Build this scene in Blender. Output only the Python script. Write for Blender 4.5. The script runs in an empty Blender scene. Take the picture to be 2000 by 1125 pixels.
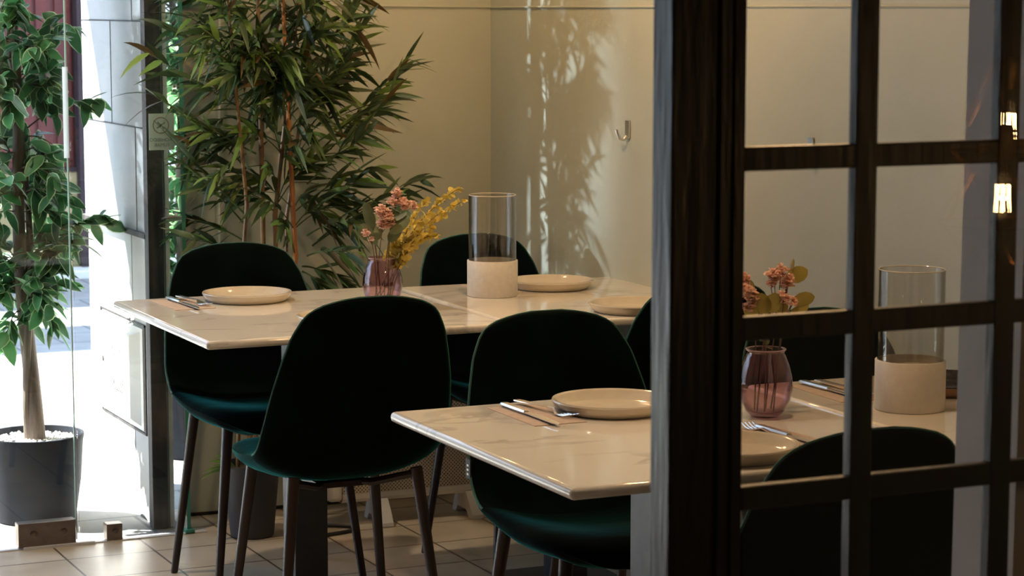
import bpy, math, random
from mathutils import Vector, Matrix
from math import sin, cos, pi, radians, sqrt

# ------------------------------------------------------------------ camera, sky, sun, exposure
sc = bpy.context.scene
COL = sc.collection
YAW = radians(24.7); PITCH = math.atan(550.5 / 4525.0); CAMZ = 1.50
cd = bpy.data.cameras.new('camera'); cam = bpy.data.objects.new('camera', cd); COL.objects.link(cam)
cam.location = (0, 0, CAMZ)
cam.rotation_euler = (pi / 2 - PITCH, 0, -YAW)
cd.sensor_width = 36; cd.lens = 4525.0 / 2000 * 36; cd.clip_start = 0.05; cd.clip_end = 200
cd.dof.use_dof = True; cd.dof.focus_distance = 5.0; cd.dof.aperture_fstop = 11
sc.camera = cam
sc.view_settings.view_transform = 'Standard'; sc.view_settings.look = 'None'
sc.view_settings.gamma = 1; sc.view_settings.exposure = 1.0; sc.view_settings.use_curve_mapping = False
sc.cycles.use_denoising = True
sc.cycles.max_bounces = 10; sc.cycles.transparent_max_bounces = 24
sc.cycles.diffuse_bounces = 5; sc.cycles.glossy_bounces = 5; sc.cycles.transmission_bounces = 8
sc.cycles.caustics_reflective = False; sc.cycles.caustics_refractive = False
sc.cycles.sample_clamp_indirect = 6.0
SKY = 2.4; SUN = 24.0
w = bpy.data.worlds.new('sky'); sc.world = w; w.use_nodes = True
bg = w.node_tree.nodes['Background']; bg.inputs[0].default_value = (0.56, 0.70, 1.0, 1); bg.inputs[1].default_value = SKY
sd = bpy.data.lights.new('sun', 'SUN'); so = bpy.data.objects.new('sun', sd); COL.objects.link(so)
sd.energy = SUN; sd.angle = radians(0.6); sd.color = (1.0, 0.95, 0.88)
so.rotation_euler = Vector((0.60, -0.50, -1.0)).to_track_quat('-Z', 'Y').to_euler()
so.location = (-4, 8, 6)
def area(name, loc, d, sx, sy, power=0, color=(1, 1, 1), portal=False, spread=pi):
    l = bpy.data.lights.new(name, 'AREA'); l.shape = 'RECTANGLE'; l.size = sx; l.size_y = sy
    l.energy = power; l.color = color; l.spread = spread
    if portal: l.cycles.is_portal = True
    o = bpy.data.objects.new(name, l); COL.objects.link(o); o.location = loc
    o.rotation_euler = Vector(d).to_track_quat('-Z', 'Y').to_euler(); return o
area('window_portal', (-0.3, 6.36, 1.2), (0, -1, 0), 4.2, 2.4, 1, portal=True)
# added spot standing in for sun off windows across the street, through the storefront, onto the right wall
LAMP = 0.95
gl = bpy.data.lights.new('glint_spot', 'SPOT'); go = bpy.data.objects.new('glint_spot', gl); COL.objects.link(go)
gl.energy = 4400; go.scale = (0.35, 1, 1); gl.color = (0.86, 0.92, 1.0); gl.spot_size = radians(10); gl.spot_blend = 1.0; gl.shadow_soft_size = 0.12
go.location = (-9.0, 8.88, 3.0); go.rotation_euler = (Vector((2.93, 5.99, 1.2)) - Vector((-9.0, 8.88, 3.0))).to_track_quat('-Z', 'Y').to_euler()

# ------------------------------------------------------------------ materials
MATS = {}
def mat(name, col, rough=0.5, metal=0.0, **kw):
    m = bpy.data.materials.new(name); m.use_nodes = True; MATS[name] = m
    b = m.node_tree.nodes['Principled BSDF']
    b.inputs['Base Color'].default_value = (*col, 1); b.inputs['Roughness'].default_value = rough
    b.inputs['Metallic'].default_value = metal
    for k, v in kw.items():
        k = k.replace('_', ' ')
        b.inputs[k].default_value = (*v, 1) if isinstance(v, tuple) else v
    return m
def noise_col(m, c1, c2, scale=5, detail=6, rough=0.6, lo=0.35, hi=0.65, bump=0.0, bscale=None, stretch=None):
    nt = m.node_tree; b = nt.nodes['Principled BSDF']
    tc = nt.nodes.new('ShaderNodeTexCoord'); src = tc.outputs['Object']
    if stretch:
        mp = nt.nodes.new('ShaderNodeMapping'); mp.inputs['Scale'].default_value = stretch
        nt.links.new(src, mp.inputs[0]); src = mp.outputs[0]
    n = nt.nodes.new('ShaderNodeTexNoise'); n.inputs['Scale'].default_value = scale
    n.inputs['Detail'].default_value = detail; n.inputs['Roughness'].default_value = rough
    r = nt.nodes.new('ShaderNodeValToRGB'); r.color_ramp.elements[0].position = lo; r.color_ramp.elements[1].position = hi
    r.color_ramp.elements[0].color = (*c1, 1); r.color_ramp.elements[1].color = (*c2, 1)
    nt.links.new(src, n.inputs['Vector']); nt.links.new(n.outputs[0], r.inputs[0]); nt.links.new(r.outputs[0], b.inputs['Base Color'])
    if bump:
        n2 = nt.nodes.new('ShaderNodeTexNoise'); n2.inputs['Scale'].default_value = bscale or scale * 4; n2.inputs['Detail'].default_value = 4
        nt.links.new(src, n2.inputs['Vector'])
        bp = nt.nodes.new('ShaderNodeBump'); bp.inputs['Strength'].default_value = bump; bp.inputs['Distance'].default_value = 0.005
        nt.links.new(n2.outputs[0], bp.inputs['Height']); nt.links.new(bp.outputs[0], b.inputs['Normal'])
    return r
wallm = mat('sage_paint', (0.5, 0.55, 0.42), 0.45); noise_col(wallm, (0.45, 0.48, 0.41), (0.51, 0.535, 0.46), 2.5, 8, lo=0.3, hi=0.7, bump=0.25, bscale=35)
plaster = mat('plain_plaster', (0.32, 0.30, 0.27), 0.8); noise_col(plaster, (0.28, 0.26, 0.23), (0.34, 0.32, 0.28), 3)
lilac = mat('lilac_paint', (0.55, 0.52, 0.53), 0.6); noise_col(lilac, (0.50, 0.47, 0.48), (0.58, 0.54, 0.55), 6, bump=0.2)
darkwood = mat('dark_painted_wood', (0.012, 0.008, 0.006), 0.38); noise_col(darkwood, (0.005, 0.005, 0.007), (0.011, 0.010, 0.013), 8, 8, stretch=(6, 6, 0.6), bump=0.35, bscale=12)
velvet = mat('green_velvet', (0.004, 0.035, 0.028), 0.9, Specular_IOR_Level=0.05, Sheen_Weight=0.75, Sheen_Roughness=0.25, Sheen_Tint=(0.06, 0.50, 0.46))
noise_col(velvet, (0.0003, 0.0016, 0.0014), (0.0008, 0.005, 0.0045), 9, 6, lo=0.35, hi=0.7, bump=0.15, bscale=60)
pipingm = mat('green_piping', (0.006, 0.05, 0.04), 0.6, Sheen_Weight=0.6, Sheen_Tint=(0.15, 0.7, 0.55))
walnut = mat('dark_walnut', (0.045, 0.02, 0.012), 0.42); noise_col(walnut, (0.014, 0.007, 0.005), (0.030, 0.014, 0.009), 10, 8, stretch=(8, 8, 0.8))
blackmetal = mat('black_steel', (0.03, 0.032, 0.04), 0.45, 0.0); noise_col(blackmetal, (0.025, 0.027, 0.034), (0.04, 0.042, 0.05), 20)
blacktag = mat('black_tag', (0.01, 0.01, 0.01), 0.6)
whitepl = mat('white_plastic', (0.72, 0.70, 0.66), 0.35); noise_col(whitepl, (0.70, 0.68, 0.64), (0.75, 0.73, 0.69), 4)
steel = mat('cutlery_steel', (0.62, 0.60, 0.57), 0.28, 1.0); noise_col(steel, (0.74, 0.72, 0.69), (0.82, 0.80, 0.77), 30)
brushed = mat('brushed_bronze', (0.30, 0.22, 0.16), 0.4, 1.0); noise_col(brushed, (0.19, 0.15, 0.125), (0.24, 0.19, 0.16), 40)
alu = mat('aluminium', (0.6, 0.6, 0.62), 0.45, 0.0); noise_col(alu, (0.55, 0.55, 0.57), (0.65, 0.65, 0.68), 10)
napkinm = mat('kraft_napkin', (0.55, 0.38, 0.28), 0.9); noise_col(napkinm, (0.44, 0.34, 0.27), (0.53, 0.41, 0.33), 60, 3)
platem = mat('cream_glaze', (0.72, 0.64, 0.52), 0.12); noise_col(platem, (0.54, 0.47, 0.37), (0.60, 0.54, 0.44), 25, lo=0.3, hi=0.7)
darkplate = mat('dark_glaze', (0.03, 0.03, 0.04), 0.15); noise_col(darkplate, (0.02, 0.022, 0.03), (0.10, 0.09, 0.09), 60, 3, lo=0.5, hi=0.75)
rawclay = mat('raw_clay', (0.28, 0.15, 0.08), 0.7); noise_col(rawclay, (0.24, 0.13, 0.07), (0.32, 0.18, 0.10), 40)
ceramic = mat('matte_white_ceramic', (0.78, 0.74, 0.68), 0.55); noise_col(ceramic, (0.62, 0.58, 0.53), (0.66, 0.63, 0.58), 80, 2, bump=0.1, bscale=300)
wax = mat('lamp_oil_cup', (0.05, 0.045, 0.04), 0.1); noise_col(wax, (0.04, 0.035, 0.03), (0.07, 0.06, 0.05), 20)
potout = mat('slate_pot', (0.05, 0.06, 0.085), 0.65, Specular_IOR_Level=0.2); noise_col(potout, (0.008, 0.010, 0.016), (0.013, 0.016, 0.025), 6, 8); 
potin = mat('charcoal_pot', (0.05, 0.05, 0.06), 0.5); noise_col(potin, (0.045, 0.045, 0.055), (0.06, 0.06, 0.07), 10)
gravel = mat('white_gravel', (0.75, 0.73, 0.7), 0.9); noise_col(gravel, (0.5, 0.48, 0.45), (0.85, 0.83, 0.8), 90, 2, bump=1.0, bscale=90)
soil = mat('dark_soil', (0.03, 0.02, 0.015), 0.95); noise_col(soil, (0.02, 0.015, 0.01), (0.05, 0.035, 0.02), 60)
bark = mat('grey_brown_bark', (0.14, 0.10, 0.08), 0.8); noise_col(bark, (0.09, 0.065, 0.05), (0.22, 0.17, 0.14), 14, 8, stretch=(3, 3, 0.5), bump=0.6, bscale=30)
cane_o = mat('orange_cane', (0.42, 0.17, 0.05), 0.45); noise_col(cane_o, (0.34, 0.13, 0.04), (0.48, 0.22, 0.07), 12, stretch=(3, 3, 0.6))
cane_g = mat('brown_cane', (0.20, 0.10, 0.04), 0.5); noise_col(cane_g, (0.13, 0.07, 0.03), (0.26, 0.15, 0.06), 12, stretch=(3, 3, 0.6))
def leafmat(name, c1, c2, rough=0.45, trans=0.25, scale=6):
    m = mat(name, c1, rough)
    noise_col(m, c1, c2, scale, 3, lo=0.35, hi=0.65)
    nt = m.node_tree; b = nt.nodes['Principled BSDF']; out = nt.nodes['Material Output']
    t = nt.nodes.new('ShaderNodeBsdfTranslucent'); t.inputs[0].default_value = (*[min(1, x * 1.6) for x in c2], 1)
    mx = nt.nodes.new('ShaderNodeMixShader'); mx.inputs[0].default_value = trans
    nt.links.new(b.outputs[0], mx.inputs[1]); nt.links.new(t.outputs[0], mx.inputs[2]); nt.links.new(mx.outputs[0], out.inputs[0])
    return m
paper = leafmat('grey_sign_film', (0.34, 0.38, 0.31), (0.38, 0.42, 0.35), .7, .55)
film = leafmat('frosted_white_film', (0.7, 0.72, 0.78), (0.75, 0.77, 0.82), .7, .85)
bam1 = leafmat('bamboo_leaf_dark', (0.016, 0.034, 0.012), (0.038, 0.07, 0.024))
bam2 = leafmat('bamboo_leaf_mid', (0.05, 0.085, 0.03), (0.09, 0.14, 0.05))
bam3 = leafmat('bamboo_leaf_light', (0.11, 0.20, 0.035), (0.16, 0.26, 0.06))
bam4 = leafmat('bamboo_leaf_brown', (0.06, 0.04, 0.012), (0.10, 0.065, 0.02))
fic1 = leafmat('ficus_leaf_dark', (0.02, 0.07, 0.028), (0.035, 0.11, 0.04), scale=12)
fic2 = leafmat('ficus_leaf_mid', (0.05, 0.16, 0.055), (0.07, 0.23, 0.08), scale=12)
ficw = leafmat('ficus_leaf_edge', (0.34, 0.46, 0.24), (0.48, 0.58, 0.34), scale=12)
euc_y = leafmat('yellow_eucalyptus', (0.50, 0.36, 0.05), (0.66, 0.52, 0.12), 0.6, 0.2, 30)
euc_g = leafmat('grey_green_leaf', (0.06, 0.09, 0.04), (0.13, 0.15, 0.06), 0.5, 0.15, 18)
olive = leafmat('olive_leaf', (0.22, 0.17, 0.03), (0.32, 0.25, 0.05), 0.5, 0.2, 18)
pink = leafmat('pink_blossom', (0.80, 0.46, 0.38), (0.90, 0.62, 0.52), 0.8, 0.2, 60)
stemm = mat('twig_brown', (0.10, 0.045, 0.02), 0.7); noise_col(stemm, (0.07, 0.03, 0.015), (0.14, 0.07, 0.03), 30)
reddoor = mat('red_door_paint', (0.16, 0.02, 0.015), 0.5); noise_col(reddoor, (0.07, 0.006, 0.004), (0.12, 0.011, 0.007), 3, 8, stretch=(5, 5, 0.7))
plumstone = mat('plum_stone', (0.10, 0.055, 0.065), 0.8); noise_col(plumstone, (0.022, 0.012, 0.016), (0.04, 0.022, 0.027), 8, bump=0.3)
ochre = mat('ochre_panel', (0.62, 0.50, 0.25), 0.7); noise_col(ochre, (0.33, 0.26, 0.12), (0.42, 0.34, 0.18), 5, 8)
facade = mat('pale_facade', (0.7, 0.68, 0.62), 0.8); noise_col(facade, (0.62, 0.60, 0.55), (0.75, 0.72, 0.66), 2, bump=0.2)
frame_d = mat('weathered_dark_metal', (0.05, 0.035, 0.03), 0.6); noise_col(frame_d, (0.008, 0.007, 0.008), (0.055, 0.042, 0.042), 7, 8, stretch=(4, 4, 0.5), lo=0.42, hi=0.62)
tealm = mat('teal_painted_post', (0.05, 0.28, 0.21), 0.4); noise_col(tealm, (0.04, 0.24, 0.18), (0.07, 0.33, 0.25), 5)
copper = mat('copper_wire', (0.75, 0.36, 0.16), 0.25, 1.0)
brass = mat('brass_socket', (0.5, 0.33, 0.12), 0.3, 1.0)
cord = mat('black_cord', (0.012, 0.012, 0.014), 0.45)
wcord = mat('white_cord', (0.75, 0.76, 0.72), 0.5)

signink = mat('sign_ink_grey', (0.14, 0.20, 0.16), 0.7); signring = mat('sign_ring_brown', (0.19, 0.17, 0.13), 0.7)
heatin = mat('heater_inside', (0.20, 0.12, 0.06), 0.6)
def emis(name, col, s):
    m = bpy.data.materials.new(name); m.use_nodes = True; nt = m.node_tree; nt.nodes.clear()
    e = nt.nodes.new('ShaderNodeEmission'); e.inputs[0].default_value = (*col, 1); e.inputs[1].default_value = s
    o = nt.nodes.new('ShaderNodeOutputMaterial'); nt.links.new(e.outputs[0], o.inputs[0]); return m
filament = emis('warm_filament', (1.0, 0.62, 0.25), 60)
def glassmat(name, tint, gloss=1.0, edge=None, rough=0.0, ior=1.5):
    m = bpy.data.materials.new(name); m.use_nodes = True; nt = m.node_tree; nt.nodes.clear()
    o = nt.nodes.new('ShaderNodeOutputMaterial'); t = nt.nodes.new('ShaderNodeBsdfTransparent'); g = nt.nodes.new('ShaderNodeBsdfGlossy')
    g.inputs['Roughness'].default_value = rough; t.inputs[0].default_value = (*tint, 1)
    f = nt.nodes.new('ShaderNodeFresnel'); f.inputs[0].default_value = ior
    # clamp the fresnel of back faces through the facing term so both sides behave alike
    ge = nt.nodes.new('ShaderNodeNewGeometry')
    lw = nt.nodes.new('ShaderNodeLayerWeight'); lw.inputs[0].default_value = 0.12
    mth = nt.nodes.new('ShaderNodeMath'); mth.operation = 'MULTIPLY'; mth.inputs[1].default_value = gloss
    pw = nt.nodes.new('ShaderNodeMath'); pw.operation = 'POWER'; pw.inputs[1].default_value = 5
    lw2 = nt.nodes.new('ShaderNodeLayerWeight'); lw2.inputs[0].default_value = 0.5
    nt.links.new(lw2.outputs['Facing'], pw.inputs[0])
    ma = nt.nodes.new('ShaderNodeMath'); ma.operation = 'MULTIPLY_ADD'; ma.inputs[1].default_value = 0.95; ma.inputs[2].default_value = 0.045
    nt.links.new(pw.outputs[0], ma.inputs[0]); nt.links.new(ma.outputs[0], mth.inputs[0])
    if edge:
        r = nt.nodes.new('ShaderNodeValToRGB'); r.color_ramp.elements[0].color = (*tint, 1); r.color_ramp.elements[1].color = (*edge, 1)
        r.color_ramp.elements[0].position = 0.3; r.color_ramp.elements[1].position = 0.95
        nt.links.new(lw2.outputs['Facing'], r.inputs[0]); nt.links.new(r.outputs[0], t.inputs[0])
    mx = nt.nodes.new('ShaderNodeMixShader'); nt.links.new(mth.outputs[0], mx.inputs[0])
    nt.links.new(t.outputs[0], mx.inputs[1]); nt.links.new(g.outputs[0], mx.inputs[2]); nt.links.new(mx.outputs[0], o.inputs[0])
    for n in (f, ge, lw): nt.nodes.remove(n)
    return m
paneg = glassmat('window_glass', (0.95, 0.985, 0.97), 1.0)
doorg = glassmat('door_glass', (0.93, 0.92, 0.90), 1.3)
cylg = glassmat('clear_cylinder_glass', (0.97, 0.97, 0.96), 1.6, (0.62, 0.60, 0.56))
vaseg = glassmat('purple_vase_glass', (0.93, 0.80, 0.84), 1.8, (0.42, 0.26, 0.34))
bulbg = glassmat('bulb_glass', (0.97, 0.92, 0.85), 1.0)
edgeg = mat('glass_edge', (0.30, 0.45, 0.40), 0.2)

def marble():
    m = mat('veined_marble', (0.8, 0.77, 0.7), 0.09, Coat_Weight=0.3, Coat_Roughness=0.04); nt = m.node_tree; b = nt.nodes['Principled BSDF']
    tc = nt.nodes.new('ShaderNodeTexCoord'); mp = nt.nodes.new('ShaderNodeMapping'); mp.inputs['Rotation'].default_value = (0, 0, 0.5); mp.inputs['Scale'].default_value = (1, 2.0, 1)
    g = nt.nodes.new('ShaderNodeNewGeometry'); nt.links.new(g.outputs['Position'], mp.inputs[0])
    n = nt.nodes.new('ShaderNodeTexNoise'); n.inputs['Scale'].default_value = 2.2; n.inputs['Detail'].default_value = 8; n.inputs['Roughness'].default_value = 0.55; n.inputs['Distortion'].default_value = 1.2
    nt.links.new(mp.outputs[0], n.inputs['Vector'])
    s = nt.nodes.new('ShaderNodeMath'); s.operation = 'SUBTRACT'; s.inputs[1].default_value = 0.5; nt.links.new(n.outputs[0], s.inputs[0])
    a = nt.nodes.new('ShaderNodeMath'); a.operation = 'ABSOLUTE'; nt.links.new(s.outputs[0], a.inputs[0])
    r = nt.nodes.new('ShaderNodeValToRGB'); r.color_ramp.elements[0].position = 0.0; r.color_ramp.elements[0].color = (0, 0, 0, 1)
    r.color_ramp.elements[1].position = 0.035; r.color_ramp.elements[1].color = (1, 1, 1, 1); nt.links.new(a.outputs[0], r.inputs[0])
    n2 = nt.nodes.new('ShaderNodeTexNoise'); n2.inputs['Scale'].default_value = 3; n2.inputs['Detail'].default_value = 5; nt.links.new(mp.outputs[0], n2.inputs['Vector'])
    r2 = nt.nodes.new('ShaderNodeValToRGB'); r2.color_ramp.elements[0].position = 0.48; r2.color_ramp.elements[0].color = (1, 1, 1, 1); r2.color_ramp.elements[1].position = 0.66; r2.color_ramp.elements[1].color = (0.25, 0.25, 0.25, 1)
    nt.links.new(n2.outputs[0], r2.inputs[0])
    mxm = nt.nodes.new('ShaderNodeMath'); mxm.operation = 'MAXIMUM'; nt.links.new(r.outputs[0], mxm.inputs[0]); nt.links.new(r2.outputs[0], mxm.inputs[1])
    mc = nt.nodes.new('ShaderNodeMix'); mc.data_type = 'RGBA'; mc.inputs[6].default_value = (0.42, 0.40, 0.38, 1); mc.inputs[7].default_value = (0.76, 0.72, 0.65, 1)
    nt.links.new(mxm.outputs[0], mc.inputs[0]); nt.links.new(mc.outputs[2], b.inputs['Base Color'])
    return m
marblem = marble()
def brickmat(name, c1, c2, mortar, w_, h_, msize, off=(0, 0, 0), rot=0, offset=0.0, rough=0.35, bump=0.4):
    m = mat(name, c1, rough); nt = m.node_tree; b = nt.nodes['Principled BSDF']
    g = nt.nodes.new('ShaderNodeNewGeometry'); mp = nt.nodes.new('ShaderNodeMapping'); mp.inputs['Location'].default_value = off; mp.inputs['Rotation'].default_value = (0, 0, rot)
    nt.links.new(g.outputs['Position'], mp.inputs[0])
    br = nt.nodes.new('ShaderNodeTexBrick'); br.offset = offset; br.squash = 1.0
    br.inputs['Scale'].default_value = 1; br.inputs['Brick Width'].default_value = w_; br.inputs['Row Height'].default_value = h_
    br.inputs['Mortar Size'].default_value = msize; br.inputs['Mortar Smooth'].default_value = 0.1; br.inputs['Bias'].default_value = 0
    br.inputs['Color1'].default_value = (*c1, 1); br.inputs['Color2'].default_value = (*c2, 1); br.inputs['Mortar'].default_value = (*mortar, 1)
    nt.links.new(mp.outputs[0], br.inputs['Vector'])
    n = nt.nodes.new('ShaderNodeTexNoise'); n.inputs['Scale'].default_value = 7; n.inputs['Detail'].default_value = 6; nt.links.new(g.outputs['Position'], n.inputs['Vector'])
    r = nt.nodes.new('ShaderNodeValToRGB'); r.color_ramp.elements[0].color = (0.82, 0.80, 0.78, 1); r.color_ramp.elements[0].position = 0.3; r.color_ramp.elements[1].color = (1, 1, 1, 1); r.color_ramp.elements[1].position = 0.65
    nt.links.new(n.outputs[0], r.inputs[0])
    mx = nt.nodes.new('ShaderNodeMix'); mx.data_type = 'RGBA'; mx.blend_type = 'MULTIPLY'; mx.inputs[0].default_value = 1
    nt.links.new(br.outputs['Color'], mx.inputs[6]); nt.links.new(r.outputs[0], mx.inputs[7]); nt.links.new(mx.outputs[2], b.inputs['Base Color'])
    bp = nt.nodes.new('ShaderNodeBump'); bp.inputs['Strength'].default_value = bump; bp.inputs['Distance'].default_value = 0.003; bp.invert = True
    nt.links.new(br.outputs['Fac'], bp.inputs['Height']); nt.links.new(bp.outputs[0], b.inputs['Normal'])
    return m
tilem = brickmat('beige_floor_tile', (0.56, 0.47, 0.36), (0.60, 0.51, 0.40), (0.14, 0.10, 0.07), 0.247, 0.235, 0.0035, off=(-1.7295 + 0.0, -5.895, 0), rough=0.3)
pavem = brickmat('pale_paving', (0.28, 0.275, 0.27), (0.32, 0.315, 0.31), (0.13, 0.13, 0.14), 0.45, 0.30, 0.006, offset=0.5, rough=0.8)
clad = mat('pale_stone_cladding', (0.6, 0.6, 0.6), 0.55); noise_col(clad, (0.46, 0.47, 0.50), (0.60, 0.61, 0.64), 3, 8, bump=0.15)
pierst = mat('pier_white_stone', (0.7, 0.69, 0.68), 0.7); noise_col(pierst, (0.55, 0.54, 0.54), (0.74, 0.73, 0.72), 2.5, 8, bump=0.3)
def meshmat():
    m = mat('heater_mesh', (0.68, 0.60, 0.50), 0.4); nt = m.node_tree; b = nt.nodes['Principled BSDF']; out = nt.nodes['Material Output']
    g = nt.nodes.new('ShaderNodeTexCoord'); mp = nt.nodes.new('ShaderNodeMapping'); mp.inputs['Rotation'].default_value = (0, radians(45), 0); mp.inputs['Scale'].default_value = (1, 1, 1.0)
    nt.links.new(g.outputs['Object'], mp.inputs[0])
    v = nt.nodes.new('ShaderNodeSeparateXYZ'); nt.links.new(mp.outputs[0], v.inputs[0])
    outs = []
    for ax in ('X', 'Z'):
        a = nt.nodes.new('ShaderNodeMath'); a.operation = 'MULTIPLY'; a.inputs[1].default_value = 130
        nt.links.new(v.outputs[ax], a.inputs[0])
        f = nt.nodes.new('ShaderNodeMath'); f.operation = 'FRACT'; nt.links.new(a.outputs[0], f.inputs[0])
        c = nt.nodes.new('ShaderNodeMath'); c.operation = 'LESS_THAN'; c.inputs[1].default_value = 0.36; nt.links.new(f.outputs[0], c.inputs[0]); outs.append(c)
    mxx = nt.nodes.new('ShaderNodeMath'); mxx.operation = 'MAXIMUM'; nt.links.new(outs[0].outputs[0], mxx.inputs[0]); nt.links.new(outs[1].outputs[0], mxx.inputs[1])
    t = nt.nodes.new('ShaderNodeBsdfTransparent'); mx = nt.nodes.new('ShaderNodeMixShader')
    nt.links.new(mxx.outputs[0], mx.inputs[0]); nt.links.new(t.outputs[0], mx.inputs[1]); nt.links.new(b.outputs[0], mx.inputs[2]); nt.links.new(mx.outputs[0], out.inputs[0])
    return m
meshm = meshmat()

# ------------------------------------------------------------------ mesh helpers
class MB:
    def __init__(s): s.v = []; s.f = []; s.m = []
    def add(s, vs, fs, mi=0):
        o = len(s.v); s.v += [tuple(p) for p in vs]; s.f += [tuple(i + o for i in f) for f in fs]; s.m += [mi] * len(fs); return s
    def box(s, x0, x1, y0, y1, z0, z1, mi=0):
        return s.add([(x0, y0, z0), (x1, y0, z0), (x1, y1, z0), (x0, y1, z0), (x0, y0, z1), (x1, y0, z1), (x1, y1, z1), (x0, y1, z1)],
                     [(0, 3, 2, 1), (4, 5, 6, 7), (0, 1, 5, 4), (1, 2, 6, 5), (2, 3, 7, 6), (3, 0, 4, 7)], mi)
    def prism(s, pts, z0, z1, mi=0):
        n = len(pts)
        return s.add([(x, y, z0) for x, y in pts] + [(x, y, z1) for x, y in pts],
                     [tuple(range(n))[::-1], tuple(range(n, 2 * n))] + [(i, (i + 1) % n, n + (i + 1) % n, n + i) for i in range(n)], mi)
    def tube(s, path, rad, n=8, cap=True, mi=0):
        P = [Vector(p) for p in path]
        if not hasattr(rad, '__len__'): rad = [rad] * len(P)
        vs = []; fs = []; prev = None
        for i, p in enumerate(P):
            t = (P[min(i + 1, len(P) - 1)] - P[max(i - 1, 0)]).normalized()
            if prev is None:
                a = t.cross(Vector((0, 0, 1)))
                if a.length < 0.1: a = t.cross(Vector((1, 0, 0)))
            else: a = prev - t * prev.dot(t)
            a.normalize(); prev = a; b = t.cross(a)
            vs += [p + (a * cos(2 * pi * k / n) + b * sin(2 * pi * k / n)) * rad[i] for k in range(n)]
        for i in range(len(P) - 1):
            for k in range(n):
                fs.append((i * n + k, i * n + (k + 1) % n, (i + 1) * n + (k + 1) % n, (i + 1) * n + k))
        if cap: fs += [tuple(range(n))[::-1], tuple(range((len(P) - 1) * n, len(P) * n))]
        return s.add(vs, fs, mi)
    def lathe(s, prof, n=48, c=(0, 0, 0), mi=0):
        vs = []; fs = []; m = len(prof)
        for k in range(n):
            a = 2 * pi * k / n
            vs += [(c[0] + r * cos(a), c[1] + r * sin(a), c[2] + z) for r, z in prof]
        for k in range(n):
            k2 = (k + 1) % n
            for i in range(m - 1): fs.append((k * m + i, k2 * m + i, k2 * m + i + 1, k * m + i + 1))
        o = len(s.v); s.add(vs, fs, mi)
        for i, fl in ((0, True), (m - 1, False)):
            if prof[i][0] > 1e-4 and prof[i][0] < 0: pass
        return s
    def disc(s, r, z, n=48, c=(0, 0), mi=0):
        return s.add([(c[0] + r * cos(2 * pi * k / n), c[1] + r * sin(2 * pi * k / n), z) for k in range(n)], [tuple(range(n))], mi)
    def build(s, name, mats, parent=None, loc=None, smooth=True, ang=35, bevel=0, seg=2, local=None):
        me = bpy.data.meshes.new(name); me.from_pydata(s.v, [], s.f)
        for m_ in (mats if isinstance(mats, (list, tuple)) else [mats]): me.materials.append(m_)
        me.polygons.foreach_set('material_index', s.m)
        if smooth:
            me.polygons.foreach_set('use_smooth', [True] * len(me.polygons)); me.set_sharp_from_angle(angle=radians(ang))
        me.validate(); me.update()
        o = bpy.data.objects.new(name, me); COL.objects.link(o)
        if loc: o.location = loc
        if parent: o.parent = parent
        if bevel:
            bv = o.modifiers.new('bevel', 'BEVEL'); bv.width = bevel; bv.segments = seg; bv.limit_method = 'ANGLE'; bv.angle_limit = radians(40)
        return o
def tag(o, label=None, cat=None, group=None, kind=None):
    if label: o['label'] = label
    if cat: o['category'] = cat
    if group: o['group'] = group
    if kind: o['kind'] = kind
    return o
def struct(name, mb, m, label, cat='structure', **kw):
    o = mb.build(name, m, **kw); tag(o, label, cat, kind='structure'); return o
def empty(name, loc=(0, 0, 0), rz=0):
    o = bpy.data.objects.new(name, None); COL.objects.link(o); o.location = loc; o.rotation_euler = (0, 0, rz); o.empty_display_size = 0.1; return o
def copy_tree(o, parent=None):
    c = o.copy(); COL.objects.link(c); c.parent = parent
    for ch in list(o.children): copy_tree(ch, c)
    return c
# point on the pixel ray of the reference at plane y (for placing leaves at their real depth)
FW = Vector((sin(YAW) * cos(PITCH), cos(YAW) * cos(PITCH), -sin(PITCH))); RT = Vector((cos(YAW), -sin(YAW), 0)); UP = RT.cross(FW)
def at(px, py, y):
    d = FW + RT * ((px - 1000) / 4525.0) - UP * ((py - 562.5) / 4525.0); t = y / d.y
    return Vector((d.x * t, y, CAMZ + d.z * t))

# ------------------------------------------------------------------ the room
GY = 6.31
struct('floor', MB().add([(-2.6, -2.2, 0), (3.3, -2.2, 0), (3.3, 6.62, 0), (1.9, 6.62, 0), (1.88, GY + .02, 0), (-2.6, GY + .02, 0)], [(0, 1, 2, 3, 4, 5)]), tilem,
       'beige square ceramic tile floor with dark joints', 'floor', smooth=False)
struct('ceiling', MB().box(-2.6, 3.3, -2.2, 7.4, 2.8, 2.9), plaster, 'plain ceiling over the dining room', 'ceiling', smooth=False)
CX_, CY_ = 2.905, 6.475
wl = MB().prism([(1.935, 6.515), (CX_ + .1, CY_ - .005), (CX_ + .1, CY_ + .06), (1.97, 6.575)], 0.0, 2.8)
struct('wall_left', wl, wallm, 'sage green painted wall behind the bamboo plant', 'wall', smooth=False)
wr = MB().prism([(CX_, CY_ + .05), (CX_ + .085, 2.6), (CX_ + .2, -2.2), (CX_ + .3, -2.2), (CX_ + .25, CY_ + .05)], 0.0, 2.8)
struct('wall_right', wr, wallm, 'sage green painted wall on the right with two hooks', 'wall', smooth=False)
struct('wall_side', MB().box(-2.6, -2.5, -2.2, 6.4, 0, 2.8), plaster, 'plain side wall of the dining room', 'wall', smooth=False)
struct('wall_rear', MB().box(-2.6, 3.3, -2.3, -2.2, 0, 2.8), plaster, 'plain rear wall of the dining room', 'wall', smooth=False)
struct('wall_front', MB().box(-2.6, 1.95, GY, GY + .14, 2.4, 2.8), plaster, 'wall above the shop window', 'wall', smooth=False)
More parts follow.
